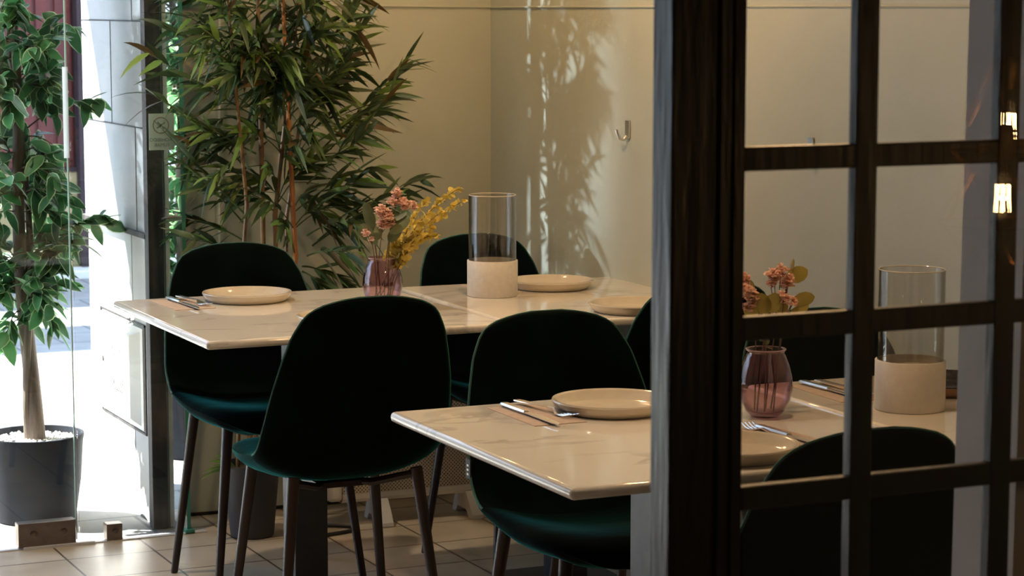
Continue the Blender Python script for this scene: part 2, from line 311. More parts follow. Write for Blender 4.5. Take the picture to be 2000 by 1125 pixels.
struct('gap_strip_left', MB().prism([(1.937, 6.509), (CX_ - .004, CY_ - .006), (CX_ - .004, CY_ + .02), (1.94, 6.535)], 0.001, .010), blacktag, 'dark strip painted in for the shaded gap at the foot of the sage wall', 'gap_strip', smooth=False)  # black strip stands for the shade in the gap, no skirting here
t1 = MB().tube([(1.94, 6.507, 1.5), (2.4, 6.489, 1.502), (CX_, CY_ - .004, 1.497)], 0.0035, 6)
struct('trim_1', t1, wallm, 'thin moulding line high on the sage wall behind the bamboo', 'trim')
t2 = MB().tube([(CX_ - .004, CY_ - .004, 1.497), (CX_ + .035, 4.8, 1.5), (CX_ + .08, 2.7, 1.5)], 0.0035, 6)
struct('trim_2', t2, wallm, 'thin moulding line high on the right sage wall', 'trim')
# slanting teal post where the shop window meets the wall
struct('window_1', MB().prism([(1.874, 6.302), (1.885, 6.302), (1.891, 6.322), (1.880, 6.322)], 0, 2.6), tealm,
       'teal window edge post beside the sage wall', 'window', smooth=False)
MB().prism([(1.882, 6.322), (1.887, 6.322), (1.942, 6.512), (1.937, 6.512)], 0.0, 2.6).build('return_pane', paneg, bpy.data.objects['window_1'], smooth=False)
MB().box(1.866, 1.893, 6.29, 6.325, 0, .012).build('post_foot', tealm, bpy.data.objects['window_1'], smooth=False)
# shop window glass
pg = MB().box(1.563, 1.872, GY - .004, GY + .004, 0.012, 2.4)
o = struct('window_2', pg, paneg, 'fixed clear glass pane with a no smoking sign', 'window', smooth=False)
pg = MB().box(0.75, 1.556, GY - .004, GY + .004, 0.012, 2.4)
dr = struct('door_1', pg, paneg, 'frameless clear glass street door leaf on bronze hinge', 'door', smooth=False)
MB().box(1.553, 1.5562, GY - .0045, GY + .0045, 0.012, 2.4).build('polished_edge', edgeg, dr, smooth=False)
MB().box(1.543, 1.5575, GY - .008, GY - .005, 1.085, 1.335).build('white_strip', film, dr, smooth=False)
hg = MB().box(1.386, 1.548, GY - .022, GY + .018, 0.006, 0.074).build('hinge_plate', brushed, dr, smooth=False, bevel=.002)
for x in (1.43, 1.515):
    MB().lathe([(0, -.0), (0.010, 0), (0.010, .004), (0.005, .005), (0.005, .002), (0, .002)], 16).build('bolt', brushed, hg, loc=(x, GY - .022, .042)).rotation_euler = (pi / 2, 0, 0)
MB().box(1.40, 1.60, GY - .03, GY - .015, 0.0, 0.008).build('floor_strip', alu, dr, smooth=False)
w2 = o
cl = MB().box(1.636, 1.682, GY - .02, GY + .018, 0.002, 0.05).build('glass_clamp', brushed, w2, smooth=False, bevel=.002)
MB().lathe([(0, 0), (0.009, 0), (0.009, .004), (0.004, .005), (0.004, .002), (0, .002)], 16).build('bolt', brushed, cl, loc=(1.662, GY - .02, .028)).rotation_euler = (pi / 2, 0, 0)
pg = MB().box(-1.2, 0.744, GY - .004, GY + .004, 0.012, 2.4)
struct('window_3', pg, paneg, 'clear shop window glass left of the street door', 'window', smooth=False)
pg = MB().box(-2.5, -1.2, GY, GY + .1, 0, 2.4)
struct('wall_street', pg, plaster, 'plain wall beside the shop window', 'wall', smooth=False)
# the sign on the glass, read from behind
sg = MB().box(1.784, 1.857, GY - .0075, GY - .0045, 1.100, 1.202).build('no_smoking_sign', paper, smooth=False)
tag(sg, 'small grey no smoking sign stuck on the shop window, lettering mirrored', 'sign')
def ring(c, r0, r1, y, n=40):
    m = MB(); vs = []
    for k in range(n):
        a = 2 * pi * k / n; vs += [(c[0] + r0 * cos(a), y, c[1] + r0 * sin(a)), (c[0] + r1 * cos(a), y, c[1] + r1 * sin(a))]
    return m.add(vs, [(2 * k, 2 * k + 1, (2 * k + 3) % (2 * n), (2 * k + 2) % (2 * n)) for k in range(n)])
ring((1.818, 1.169), .0205, .0235, GY - .0082).build('prohibition_ring', signring, sg, smooth=False)
ic = MB()
for a in (0.6, -0.75):
    d = Vector((cos(a), 0, sin(a))); n_ = Vector((-sin(a), 0, cos(a))) * .0022; c = Vector((1.818, GY - .0082, 1.169))
    ic.add([c - d * .014 - n_, c + d * .014 - n_, c + d * .014 + n_, c - d * .014 + n_], [(0, 1, 2, 3)])
ic.build('cigarette_symbol', signink, sg, smooth=False)
def text(s, loc, size, m, parent, name, mirror=False, rot=(pi / 2, 0, 0), ext=0.0002):
    c = bpy.data.curves.new(name, 'FONT'); c.body = s; c.size = size; c.align_x = 'CENTER'; c.align_y = 'CENTER'; c.extrude = ext
    t = bpy.data.objects.new(name, c); COL.objects.link(t); t.location = loc; t.rotation_euler = rot
    if mirror: t.scale = (-1, 1, 1)
    dg = bpy.context.evaluated_depsgraph_get(); me = bpy.data.meshes.new_from_object(t.evaluated_get(dg)); bpy.data.objects.remove(t)
    o = bpy.data.objects.new(name, me); COL.objects.link(o); o.location = loc; o.rotation_euler = rot
    if mirror: o.scale = (-1, 1, 1)
    me.materials.clear(); me.materials.append(m); o.parent = parent; return o
text('PROHIBIDO', (1.820, GY - .0082, 1.1285), .0135, signink, sg, 'lettering', True)
text('FUMAR', (1.820, GY - .0082, 1.114), .0135, signink, sg, 'lettering', True)

# ------------------------------------------------------------------ street side
struct('ground', MB().box(-14, 14, GY + .02, 13.2, -0.06, -0.003), pavem, 'bright sunlit pale stone street paving', 'ground', smooth=False)
struct('trim_3', MB().box(-14, 14, 12.55, 12.76, -0.003, 0.05), facade, 'pale stone kerb below the building across the street', 'kerb', smooth=False, bevel=.01)
struct('trim_6', MB().box(1.0, 1.93, GY - .02, GY + .01, -0.01, 0.003), alu, 'thin metal threshold strip under the shop window', 'threshold', smooth=False)
# stone pier between door and side window
pr_ = struct('pillar', MB().box(1.82, 1.880, 6.47, 7.14, 0.0, 0.843), pierst, 'white stone pier outside the shop window', 'pillar', smooth=False)
MB().box(1.812, 1.880, 6.47, 7.14, 0.852, 2.6).build('cladding', clad, pr_, smooth=False)
MB().box(1.800, 1.880, 6.42, 7.16, 0.838, 0.853).build('drip_edge', frame_d, pr_, smooth=False)
jn = MB()
for z in (1.153, 1.458): jn.box(1.8105, 1.815, 6.47, 7.14, z - .002, z + .002)
for y, z0, z1 in ((6.80, 1.153, 1.458), (6.545, .853, 1.153), (6.56, 1.458, 1.8), (6.8, 1.8, 2.1)): jn.box(1.8105, 1.815, y - .0015, y + .0015, z0, z1)
jn.build('cladding_joint', frame_d, pr_, smooth=False)
MB().box(1.8185, 1.822, 6.638, 6.642, 0, .84).build('stone_joint', clad, pr_, smooth=False)
struct('window_4', MB().box(1.80, 1.846, 6.39, 6.43, 0, 2.5), frame_d, 'weathered dark metal window upright by the stone pier', 'window frame', smooth=False, bevel=.002)
struct('window_5', MB().box(1.853, 1.866, 6.40, 6.44, 0, 2.5).box(1.846, 1.850, 6.40, 6.44, 0, 2.5), alu, 'slim aluminium window upright next to the dark one', 'window frame', smooth=False)
# meter cabinet in the pier
mc = empty('meter_cabinet', (1.82, 6.76, 0)); tag(mc, 'white steel meter cabinet door set in the outdoor stone pier', 'meter cabinet')
def yz(b, name, m, bev=0): return b.build(name, m, mc, smooth=False, bevel=bev)
Y0, Y1, Z0, Z1 = -.255, .245, .252, .578
b = MB(); b.box(-.004, 0, Y0, Y1, Z0, Z0 + .006).box(-.004, 0, Y0, Y1, Z1 - .006, Z1).box(-.004, 0, Y0, Y0 + .008, Z0, Z1).box(-.004, 0, Y1 - .008, Y1, Z0, Z1); yz(b, 'cabinet_frame', frame_d)
b = MB().box(-.007, 0, Y0 + .014, Y1 - .012, Z0 + .012, Z1 - .012); dm = yz(b, 'cabinet_door', whitepl, .001)
b = MB(); prof = [(-.007, -.215), (-.026, -.165), (-.026, -.12), (-.007, -.11)]
vs = [(x, y, .29) for x, y in prof] + [(x, y, .54) for x, y in prof]
vs[0] = (-.007, -.215, .275); vs[4] = (-.007, -.215, .555)
b.add(vs, [(0, 1, 5, 4), (1, 2, 6, 5), (2, 3, 7, 6), (0, 3, 2, 1), (4, 5, 6, 7)]); b.build('raised_panel', whitepl, dm, smooth=False)
for zz in (.515, .30):
    b = MB()
    for r in range(4):
        for k in range(9): b.box(-.0082, -.007, -.09 + k * .013, -.084 + k * .013, zz + r * .007, zz + .003 + r * .007)
    b.build('vent_slots', frame_d, dm, smooth=False)
MB().lathe([(0, 0), (.009, 0), (.009, .003), (0, .003)], 14).build('lock', frame_d, dm, loc=(-.007, .205, .42)).rotation_euler = (0, -pi / 2, 0)
b = MB(); random.seed(5)
for k in range(16):
    y = random.uniform(-.02, .14); z = random.uniform(.36, .49); b.tube([(-.0078, y, z), (-.0078, y - random.uniform(-.004, .01), z - random.uniform(.008, .03))], .0013, 4)
b.tube([(-.0078, .09 - k * .006, .345 + .004 * sin(k * 1.9)) for k in range(20)], .0013, 4)
b.build('scribbles', cord, dm, smooth=False)['kind'] = 'stuff'
# across the street
fb = empty('building', (2.5, 12.76, 0)); tag(fb, 'pale building across the street with a red door', 'building')
MB().box(-12, .05, 0, .6, 0, 2.75).box(.80, 9, 0, .6, 0, 2.75).box(.05, .8, 0, .6, 2.6, 2.75).build('wall', facade, fb, smooth=False)
MB().box(.70, .80, -.05, .12, 0, 2.7).box(.05, .15, -.05, .12, 0, 2.7).box(.05, .8, -.05, .02, 2.55, 2.7).build('door_surround', plumstone, fb, smooth=False)
b = MB().box(.15, .70, .06, .1, .60, 2.55)
for k in range(5): b.box(.17 + k * .107, .26 + k * .107, .045, .06, .64, 2.5)
b.build('red_door', reddoor, fb, smooth=False, bevel=.004)
MB().box(.15, .70, .03, .1, .0, .58).build('lower_panel', ochre, fb, smooth=False)
MB().box(.15, .70, .02, .1, .58, .605).build('door_rail', plumstone, fb, smooth=False)
# canopy over the street door and an awning beam across the street; both added unseen to cast shade
cn = struct('blocker', MB().box(-2.6, 1.90, 6.40, 7.60, 2.56, 2.6), frame_d, 'flat canopy added over the street door to block the sun', 'blocker', smooth=False)
ab = struct('occluder', MB().box(-14, 14, 11.50, 12.30, 3.1, 3.14), frame_d, 'street awning added out of view to shade a strip of paving', 'occluder', smooth=False)

# ------------------------------------------------------------------ glazed partition door in the foreground
DY = 2.2
pd = empty('door_2', (1.2, DY, 0)); tag(pd, 'dark wooden door with small glazed panes in the foreground', 'door', kind='structure')
def P(b, name, m, bev=0.0): return b.build(name, m, pd, smooth=False, bevel=bev)
x0 = 0.002
P(MB().box(x0, .092, 0, .046, .005, 2.3), 'stile', darkwood, .0025)
b = MB().box(.060, .066, -.004, 0, .01, 2.29).box(.078, .092, -.003, 0, .01, 2.29); P(b, 'stile_moulding', darkwood, .001)
MX = (.237, .432, .627, .822)
for x in MX: P(MB().box(x, x + .029, .0, .017, .1, 2.2), 'muntin', darkwood, .002)
BZ = [.953 - .19 * 3, .953 - .19 * 2, .953 - .19, .953, 1.1445, 1.333, 1.523, 1.713, 1.90, 2.09]
for z in BZ: P(MB().box(.0925, 1.0, .0015, .0165, z - .0135, z + .0135), 'glazing_bar', darkwood, .002)
P(MB().box(.092, 1.0, 0, .046, .005, .1), 'bottom_rail', darkwood, .002)
P(MB().box(.092, 1.0, 0, .046, 2.2, 2.3), 'top_rail', darkwood, .002)
P(MB().box(.0925, 1.0, -.0065, -.0035, .1, 2.2), 'glass', doorg)
# pale end of the partition behind the door
pe = struct('wall_partition', MB().box(0, .42, 0, .131, 0.0, 2.8), lilac, 'pale lilac partition end seen through the glazed door', 'wall', smooth=False)
pe.location = (1.785, 2.365, 0); pe.rotation_euler = (0, radians(.55), 0)

# ------------------------------------------------------------------ tables
def make_table(w_, d_, corner):
    t = empty('dining_table', corner)
    ov = .012
    b = MB(); b.box(0, w_, 0, d_, .73, .75)
    o = b.build('table_top', marblem, t, smooth=True, bevel=.0085, seg=4, ang=60)
    cx, cy = w_ / 2, d_ / 2
    MB().box(cx - .043, cx + .043, cy - .045, cy + .045, .012, .722).build('leg', blackmetal, t, smooth=False, bevel=.002)
    MB().box(cx - .14, cx + .14, cy - .14, cy + .14, 0.0, .012).build('base_plate', blackmetal, t, smooth=False, bevel=.002)
    MB().box(cx - .15, cx + .15, cy - .15, cy + .15, .722, .73).build('mounting_plate', blackmetal, t, smooth=False)
    return t
tA = make_table(.745, .81, (1.533, 4.975, 0)); tag(tA, 'white marble topped table nearest the street window, in the far pair', 'table')
tB = make_table(.635, .80, (2.283, 4.950, 0)); tB.rotation_euler = (0, 0, radians(-1.5)); tag(tB, 'white marble topped table against the right wall, in the far pair', 'table')
tC = make_table(.745, .77, (1.572, 3.195, 0)); tag(tC, 'white marble topped table in front, its corner left of the door stile', 'table')
tD = make_table(.60, .77, (2.321, 3.187, 0)); tD.rotation_euler = (0, 0, radians(-1.0)); tag(tD, 'white marble topped near table seen only through the door panes', 'table')

# ------------------------------------------------------------------ chairs
def interp(tab, x):
    if x <= tab[0][0]: return tab[0][1]
    for (a, va), (b, vb) in zip(tab, tab[1:]):
        if x <= b: return va + (vb - va) * (x - a) / (b - a)
    return tab[-1][1]
PROF = [(.225, .432), (.205, .452), (.15, .458), (.07, .452), (0, .448), (-.07, .449), (-.125, .462), (-.168, .495), (-.192, .545), (-.208, .61), (-.226, .69), (-.246, .78), (-.262, .845), (-.268, .868)]
def crom(p, t):
    n = len(p) - 1; x = min(max(t, 0), .99999) * n; i = int(x); f = x - i
    g = lambda k: Vector(p[min(max(k, 0), n)])
    a, b, c, d = g(i - 1), g(i), g(i + 1), g(i + 2)
    return 0.5 * ((2 * b) + (c - a) * f + (2 * a - 5 * b + 4 * c - d) * f * f + (3 * b - a - 3 * c + d) * f ** 3)
SP = [crom(PROF, k / 400) for k in range(401)]
AL = [0]
for k in range(400): AL.append(AL[-1] + (SP[k + 1] - SP[k]).length)
LEN = AL[-1]
def spine(s):
    import bisect
    k = min(max(bisect.bisect_left(AL, s), 1), 400); f = (s - AL[k - 1]) / max(1e-9, AL[k] - AL[k - 1])
    p = SP[k - 1].lerp(SP[k], f); t = (SP[min(k + 2, 400)] - SP[max(k - 3, 0)]).normalized(); return p, t
HW = [(0, .05), (.004, .09), (.012, .125), (.03, .158), (.06, .184), (.11, .205), (.2, .219), (.35, .226), (LEN - .33, .225), (LEN - .22, .212), (LEN - .15, .197), (LEN - .09, .181), (LEN - .05, .161), (LEN - .03, .145), (LEN - .014, .112), (LEN - .005, .074), (LEN, .035)]
def shell_point(s, q):
    p, t = spine(s); nrm = Vector((t.y, -t.x)) # (y,z) normal pointing to the sitter's side
    hw = interp(HW, s)
    sf = min(1, s / .12); st = min(1, (LEN - s) / .25); mid = max(0, 1 - abs(s - LEN * .5) / (LEN * .5))
    curl = abs(q) ** 2.6 * interp([(0, 0), (.1, .022), (.3, .05), (.42, .05), (.6, .022), (LEN - .12, .014), (LEN, .0)], s)
    return Vector((q * hw, p.x + nrm.x * curl, p.y + nrm.y * curl)), Vector((0, nrm.x, nrm.y))
def shell_mesh(s0, s1, thick_fn, nr=26, nq=18, ends=(True, True)):
    top = []; bot = []
    for i in range(nr + 1):
        f = i / nr
        if ends[0] and not ends[1]: f = 1 - cos(f * pi / 2)
        if ends[1] and not ends[0]: f = sin(f * pi / 2)
        s = s0 + (s1 - s0) * f; rt = []; rb = []
        for j in range(nq + 1):
            q = -cos(pi * j / nq); q = math.copysign(abs(q) ** .9, q)
            p, n = shell_point(s, q)
            # side roll of the normal
            e = 1e-3; p2, _ = shell_point(s, min(1, q + .02)); p1, _ = shell_point(s, max(-1, q - .02)); tx = (p2 - p1).normalized()
            ps, _ = shell_point(min(LEN, s + .01), q); pq, _ = shell_point(max(0, s - .01), q); ty = (ps - pq); ty.x = 0; ty.normalize()
            nn = tx.cross(ty)
            if nn.dot(n) < 0: nn = -nn
            nn.normalize()
            edge = (1 - abs(q) ** 5) ** .5
            th = thick_fn(s) * edge
            rt.append(p + nn * th * .5); rb.append(p - nn * th * .5)
        top.append(rt); bot.append(rb)
    b = MB(); n = nq + 1; vs = [v for r in top for v in r] + [v for r in bot for v in r]; o = (nr + 1) * n; fs = []
    for i in range(nr):
        for j in range(nq):
            a = i * n + j; fs.append((a, a + 1, a + n + 1, a + n)); fs.append((o + a, o + a + n, o + a + n + 1, o + a + 1))
    for i in range(nr): # side seams
        for j in (0, nq):
            a = i * n + j; fs.append((a, a + n, o + a + n, o + a) if j == 0 else (a, o + a, o + a + n, a + n))
    for i in (0, nr):
        for j in range(nq):
            a = i * n + j; fs.append((a, a + 1, o + a + 1, o + a)[::(1 if i else -1)])
    return b.add(vs, fs)
SPLIT = .335
def th_seat(s): return .062 * min(1, (max(s, 0) / .05 + .02)) ** .5 if s < .05 else .062 - .020 * max(0, (s - .2) / (SPLIT - .2))
def th_back(s):
    e = LEN - s
    return (.042 if s < .5 else .042 - .012 * (s - .5) / (LEN - .5)) * (1 if e > .03 else max(.03, (1 - (1 - e / .03) ** 2)) ** .5)
def make_chair():
    t = empty('dining_chair')
    st = shell_mesh(0, SPLIT, th_seat, 20, 18, (True, False)).build('seat', velvet, t, ang=70)
    bk = shell_mesh(SPLIT, LEN, th_back, 30, 18, (False, True)).build('backrest', velvet, t, ang=70)
    pth = [shell_point(SPLIT + (LEN - SPLIT) * sin(k / 24 * pi / 2), 1)[0] for k in range(25)]
    path = [Vector((p.x, p.y, p.z)) for p in pth] + [Vector((-p.x, p.y, p.z)) for p in reversed(pth)]
    MB().tube(path, .0028, 6).build('piping', pipingm, bk)
    for sx in (-1, 1):
        for sy in (-1, 1):
            yy = .135 if sy > 0 else -.145
            MB().tube([(sx * .148, yy, .455), (sx * .198, sy * .05 + yy, .004)], [.0145, .0095], 14).tube([(sx * .1985, sy * .0502 + yy, .005), (sx * .1987, sy * .0506 + yy, 0)], .0088, 12).build('leg', walnut, t)
    b = MB()
    for sx in (-1, 1):
        for yy in (.135, -.145): b.tube([(sx * .148, yy, .442), (sx * .07, yy * .5, .414), (0, 0, .412)], .009, 8)
    b.box(-.06, .06, -.06, .06, .405, .418)
    b.build('under_frame', walnut, t, smooth=False)
    return t
CG = 'dark green velvet chairs around the two table rows'
proto = make_chair()
def place(o, x, y, deg, label):
    o.location = (x, y, 0); o.rotation_euler = (0, 0, radians(deg)); tag(o, label, 'chair', CG); return o
C1 = place(proto, 1.828, 4.965, 0, 'green velvet chair seen from behind, centre foreground, in front of the window table')
C2 = place(copy_tree(proto), 1.905, 5.67, 180, 'green velvet chair behind the window table, by the bamboo plant')
C3 = place(copy_tree(proto), 2.069, 4.06, 180, 'green velvet chair behind the near table, with a black tag on its edge')
C4 = place(copy_tree(proto), 2.622, 5.63, 187, 'green velvet chair in the room corner, behind the far glass cylinder')
C6 = place(copy_tree(proto), 2.635, 4.90, 0, 'green velvet chair behind the door stile, in front of the wall side table')
C7 = place(copy_tree(proto), 2.590, 3.86, 180, 'green velvet chair behind the near purple vase, seen through the door panes')
C8 = place(copy_tree(proto), 1.93, 3.16, 0, 'green velvet chair at the lower right, nearest one behind the door panes')
tg = MB().box(-.0015, .0015, -.011, .011, -.020, .020)
for k in range(3): tg.box(-.0022, .0022, -.004, .004, -.013 + k * .009, -.009 + k * .009, 1)
pt, _ = shell_point(.49, 1)
tgo = tg.build('tag', [blacktag, whitepl], C3, loc=(pt.x + .002, pt.y, pt.z), smooth=False)

# ------------------------------------------------------------------ table ware
def make_plate(dark=False):
    t = empty('dinner_plate')
    prof = [(0, .004), (.06, .004), (.082, .0045), (.094, .007), (.106, .020), (.110, .0235), (.1135, .0235), (.115, .021), (.111, .012), (.101, .002), (.096, 0), (.08, 0), (.078, .002), (0, .002)]
    if dark:
        prof1 = prof[:8]; prof2 = prof[7:]
        MB().lathe(prof1, 72).build('glazed_face', darkplate, t); MB().lathe(prof2, 72).build('clay_underside', rawclay, t)
    else:
        o = MB().lathe(prof, 72).build('plate_body', platem, t, ang=50)
        MB().lathe([(.078, .0018), (.078, 0.0), (.096, 0), (.0965, .0008)], 72).build('foot_ring', rawclay, t)
    return t
PG = 'cream glazed plates on the marble tables'
pl = make_plate(); TZ = .7502
plates = [(1.848, 5.645, 'cream plate on the window table, beside its knife and fork, near the window'),
          (2.672, 5.560, 'cream plate on the far table, just right of the glass cylinder'),
          (2.655, 5.045, 'cream plate at the front edge of the far table, cut by the door stile'),
          (1.92, 5.125, 'cream plate mostly hidden behind the front centre chair back'),
          (1.955, 3.80, 'cream plate on the near table, left of the door stile'),
          (1.935, 3.325, 'cream plate behind the lowest left door pane, by the purple vase')]
for i, (x, y, l) in enumerate(plates):
    o = pl if i == 0 else copy_tree(pl)
    o.location = (x, y, TZ); tag(o, l, 'plate', PG)
o = make_plate(True); o.location = (2.655, 3.735, TZ); tag(o, 'dark glazed stoneware plate behind the near glass cylinder', 'plate')

def make_napkin():
    b = MB(); random.seed(2)
    b.box(-.053, .053, -.105, .105, 0, .0012); return b.build('paper_napkin', napkinm, smooth=False)
def make_knife():
    t = empty('table_knife')
    # along -y tip, handle at +y
    b = MB(); st = [(.125, .006, .003), (.115, .0085, .0045), (.06, .0075, .0045), (.02, .006, .004)]
    pts = []
    for y, hw, hh in st: pts.append([(x * hw, y, .0045 + z * hh) for x, z in ((-1, 0), (-.7, .8), (.7, .8), (1, 0), (.7, -.8), (-.7, -.8))])
    vs = [p for r in pts for p in r]; fs = [tuple(range(6))[::-1], tuple(range(18, 24))]
    for i in range(3):
        for k in range(6): fs.append((i * 6 + k, i * 6 + (k + 1) % 6, (i + 1) * 6 + (k + 1) % 6, (i + 1) * 6 + k))
    b.add(vs, fs); b.build('handle', steel, t, ang=50)
    out = [(.005, .02), (.0055, 0), (.009, -.02), (.0095, -.06), (.0085, -.09), (.004, -.112), (-.002, -.12), (-.0055, -.10), (-.0055, -.02), (-.005, .02)]
    MB().prism(out, .0035, .0052).build('blade', steel, t, smooth=False)
    return t
def make_fork():
    t = empty('table_fork'); b = MB()
    sec = [(.105, .0065, .0055), (.09, .0075, .006), (.04, .005, .007), (0, .003, .0085), (-.025, .0028, .0095), (-.035, .0065, .0065), (-.045, .0115, .003), (-.058, .0125, .0022)]
    vs = []
    for y, hw, z in sec: vs += [(-hw, y, z), (hw, y, z), (hw, y, z + .002), (-hw, y, z + .002)]
    fs = [(3, 2, 1, 0), (28, 29, 30, 31)]
    for i in range(7):
        for k in range(4): fs.append((i * 4 + k, i * 4 + (k + 1) % 4, (i + 1) * 4 + (k + 1) % 4, (i + 1) * 4 + k))
    b.add(vs, fs); b.build('handle', steel, t, ang=50)
    for k in range(4):
        x = -.0105 + k * .007
        MB().tube([(x, -.055, .0032), (x, -.075, .004), (x, -.095, .009)], [.0018, .0016, .0009], 6).build('tine', steel, t)
    return t
nk, kn, fk = make_napkin(), make_knife(), make_fork()
sets = [ # napkin, knife(x,y,deg), fork(x,y,deg), words
    ((1.672, 5.632, 2), (1.672, 5.622, 2), (1.706, 5.645, 6), 'on the window table, left of its cream plate'),
    ((1.804, 3.815, 0), (1.786, 3.80, 0), (1.834, 3.835, 7), 'on the near table, just left of the door stile plate'),
    ((2.092, 3.425, 4), (2.107, 3.40, 2), (2.078, 3.445, 172), 'behind the lowest left door pane, beside the near purple vase'),
    ((2.447, 3.795, -3), (2.436, 3.79, 0), (2.468, 3.80, 0), 'behind the near row, between purple vase and glass cylinder')]
for i, (a, b, c, wds) in enumerate(sets):
    o = nk if i == 0 else copy_tree(nk); o.location = (a[0], a[1], TZ); o.rotation_euler = (0, 0, radians(a[2])); tag(o, 'folded brown paper napkin ' + wds, 'napkin', 'brown paper napkins')
    o = kn if i == 0 else copy_tree(kn); o.location = (b[0], b[1], TZ + .0013); o.rotation_euler = (0, 0, radians(b[2])); tag(o, 'steel table knife ' + wds, 'knife', 'steel table knives')
    o = fk if i == 0 else copy_tree(fk); o.location = (c[0], c[1], TZ + .0013); o.rotation_euler = (0, 0, radians(c[2])); tag(o, 'steel table fork ' + wds, 'fork', 'steel table forks')
o = copy_tree(nk); o.location = (2.515, 5.60, TZ); o.rotation_euler = (0, 0, radians(-6)); tag(o, 'folded brown paper napkin by the corner chair, half hidden behind the glass cylinder', 'napkin', 'brown paper napkins')

def make_lantern():
    t = empty('candle_holder'); r = .066
    MB().lathe([(0, 0), (r - .002, 0), (r, .002), (r, .093), (r - .001, .094), (r - .0035, .094), (r - .0035, .078), (.040, .076), (.038, .082), (.036, .076), (0, .076)], 72).build('ceramic_base', ceramic, t, ang=50)
    MB().lathe([(0, .0775), (.034, .0775)], 48).build('oil_cup', wax, t)
    gz = MB().lathe([(.0600, .077), (.0600, .262), (.0605, .2632), (.0615, .2632), (.062, .262), (.062, .077)], 72).build('glass_cylinder', cylg, t, ang=60)
    MB().tube([(.061 * cos(a), .061 * sin(a), .2632) for a in [2 * pi * k / 72 for k in range(73)]], .0011, 6, cap=False).build('glass_rim', cylrim, gz)
    return t
cylrim = mat('polished_glass_rim', (0.75, 0.66, 0.52), 0.1, Specular_IOR_Level=0.8)
la = make_lantern(); la.location = (2.462, 5.475, TZ); tag(la, 'white base candle holder with tall glass cylinder on the far tables', 'candle holder', 'glass cylinder candle holders')
lb = copy_tree(la); lb.location = (2.470, 3.585, TZ); tag(lb, 'white base candle holder with tall glass cylinder behind the door panes', 'candle holder', 'glass cylinder candle holders')

def make_vase():
    t = empty('glass_vase')
    o_ = [(0, 0), (.024, 0), (.028, .002), (.038, .014), (.047, .034), (.0505, .056), (.049, .076), (.043, .098), (.0365, .114), (.034, .119), (.0345, .122), (.037, .125)]
    i_ = [(r - .0022, z) for r, z in o_[::-1][:-3]] + [(.030, .010), (.018, .007), (0, .0065)]
    MB().lathe(o_ + i_, 64).build('vase_body', vaseg, t, ang=60)
    MB().tube([(.0362 * cos(a), .0362 * sin(a), .1255) for a in [2 * pi * k / 60 for k in range(61)]], .0013, 6, cap=False).build('rim', vrim, t)
    return t
vrim = mat('vase_rim', (0.35, 0.22, 0.25), 0.1)
va = make_vase(); va.location = (2.113, 5.37, TZ); tag(va, 'purple glass vase on the far tables, behind the front centre chair', 'vase', 'purple glass vases')
vb = copy_tree(va); vb.location = (2.180, 3.625, TZ); tag(vb, 'purple glass vase on the near tables, seen through the door panes', 'vase', 'purple glass vases')

# ------------------------------------------------------------------ foliage helpers
def rot_to(d, up=Vector((0, 0, 1))):
    d = d.normalized(); s = d.cross(up)
    if s.length < 1e-3: s = Vector((1, 0, 0))
    s.normalize(); n = s.cross(d); return d, s, n
def leaf(b, base, d, roll, L, W, droop, mi, shape='lance', rim=None, fold=.25, up=Vector((0, 0, 1))):
    d, s, n = rot_to(d, up); s2 = s * cos(roll) + n * sin(roll); n2 = n * cos(roll) - s * sin(roll)
    prof = {'lance': [(0, .12), (.12, .7), (.3, 1), (.55, .85), (.8, .42), (1, 0)], 'oval': [(0, .1), (.12, .62), (.32, 1), (.58, .92), (.82, .5), (1, 0)], 'round': [(0, .15), (.12, .72), (.35, 1), (.65, 1), (.88, .66), (1, .1)]}[shape]
    vs = []; fs = []; mm = []
    ins = []
    for t, wd in prof:
        c = base + d * (L * t * (1 - .25 * droop * t)) + Vector((0, 0, -1)) * (droop * L * t * t * .6)
        h = W * wd * .5
        cols = (-1, 0, 1) if rim is None else (-1, -1 + rim, 0, 1 - rim, 1)
        for q in cols: vs.append(c + s2 * (h * q) + n2 * (abs(q) * h * fold))
    nc = 3 if rim is None else 5; o = len(b.v); b.v += [tuple(p) for p in vs]
    for i in range(len(prof) - 1):
        for k in range(nc - 1):
            b.f.append((o + i * nc + k, o + i * nc + k + 1, o + (i + 1) * nc + k + 1, o + (i + 1) * nc + k))
            b.m.append(mi if rim is None or 0 < k < nc - 2 else 2)
def bez(p0, p1, p2, n=8):
    return [(p0 * (1 - t) ** 2 + p1 * 2 * t * (1 - t) + p2 * t * t) for t in [k / n for k in range(n + 1)]]

# bamboo -------------------------------------------------------------
BX, BY = 2.035, 6.20
bp = empty('potted_bamboo', (0, 0, 0)); tag(bp, 'tall artificial bamboo plant with narrow leaves in a charcoal pot', 'potted plant')
pm = MB().lathe([(0, .0), (.058, 0), (.062, .004), (.080, .200), (.084, .206), (.084, .212), (.078, .212), (.076, .19), (0, .19)], 64)
po = pm.build('pot', potin, bp, loc=(BX, BY, 0)); MB().disc(.076, .1905).build('soil', soil, po, smooth=False)
random.seed(11)
canes = [(at(575, 560, 6.22), at(577, 500, 6.22), at(545, -150, 6.2), .0085, cane_o), (at(515, 560, 6.2), at(513, 400, 6.2), at(500, -150, 6.18), .0085, cane_g),
         (at(540, 560, 6.26), at(537, 420, 6.26), at(600, -150, 6.27), .008, cane_g), (at(470, 560, 6.15), at(482, 400, 6.15), at(430, -150, 6.12), .006, cane_g),
         (at(558, 560, 6.3), at(560, 420, 6.3), at(640, -150, 6.32), .006, cane_g)]
cpaths = []
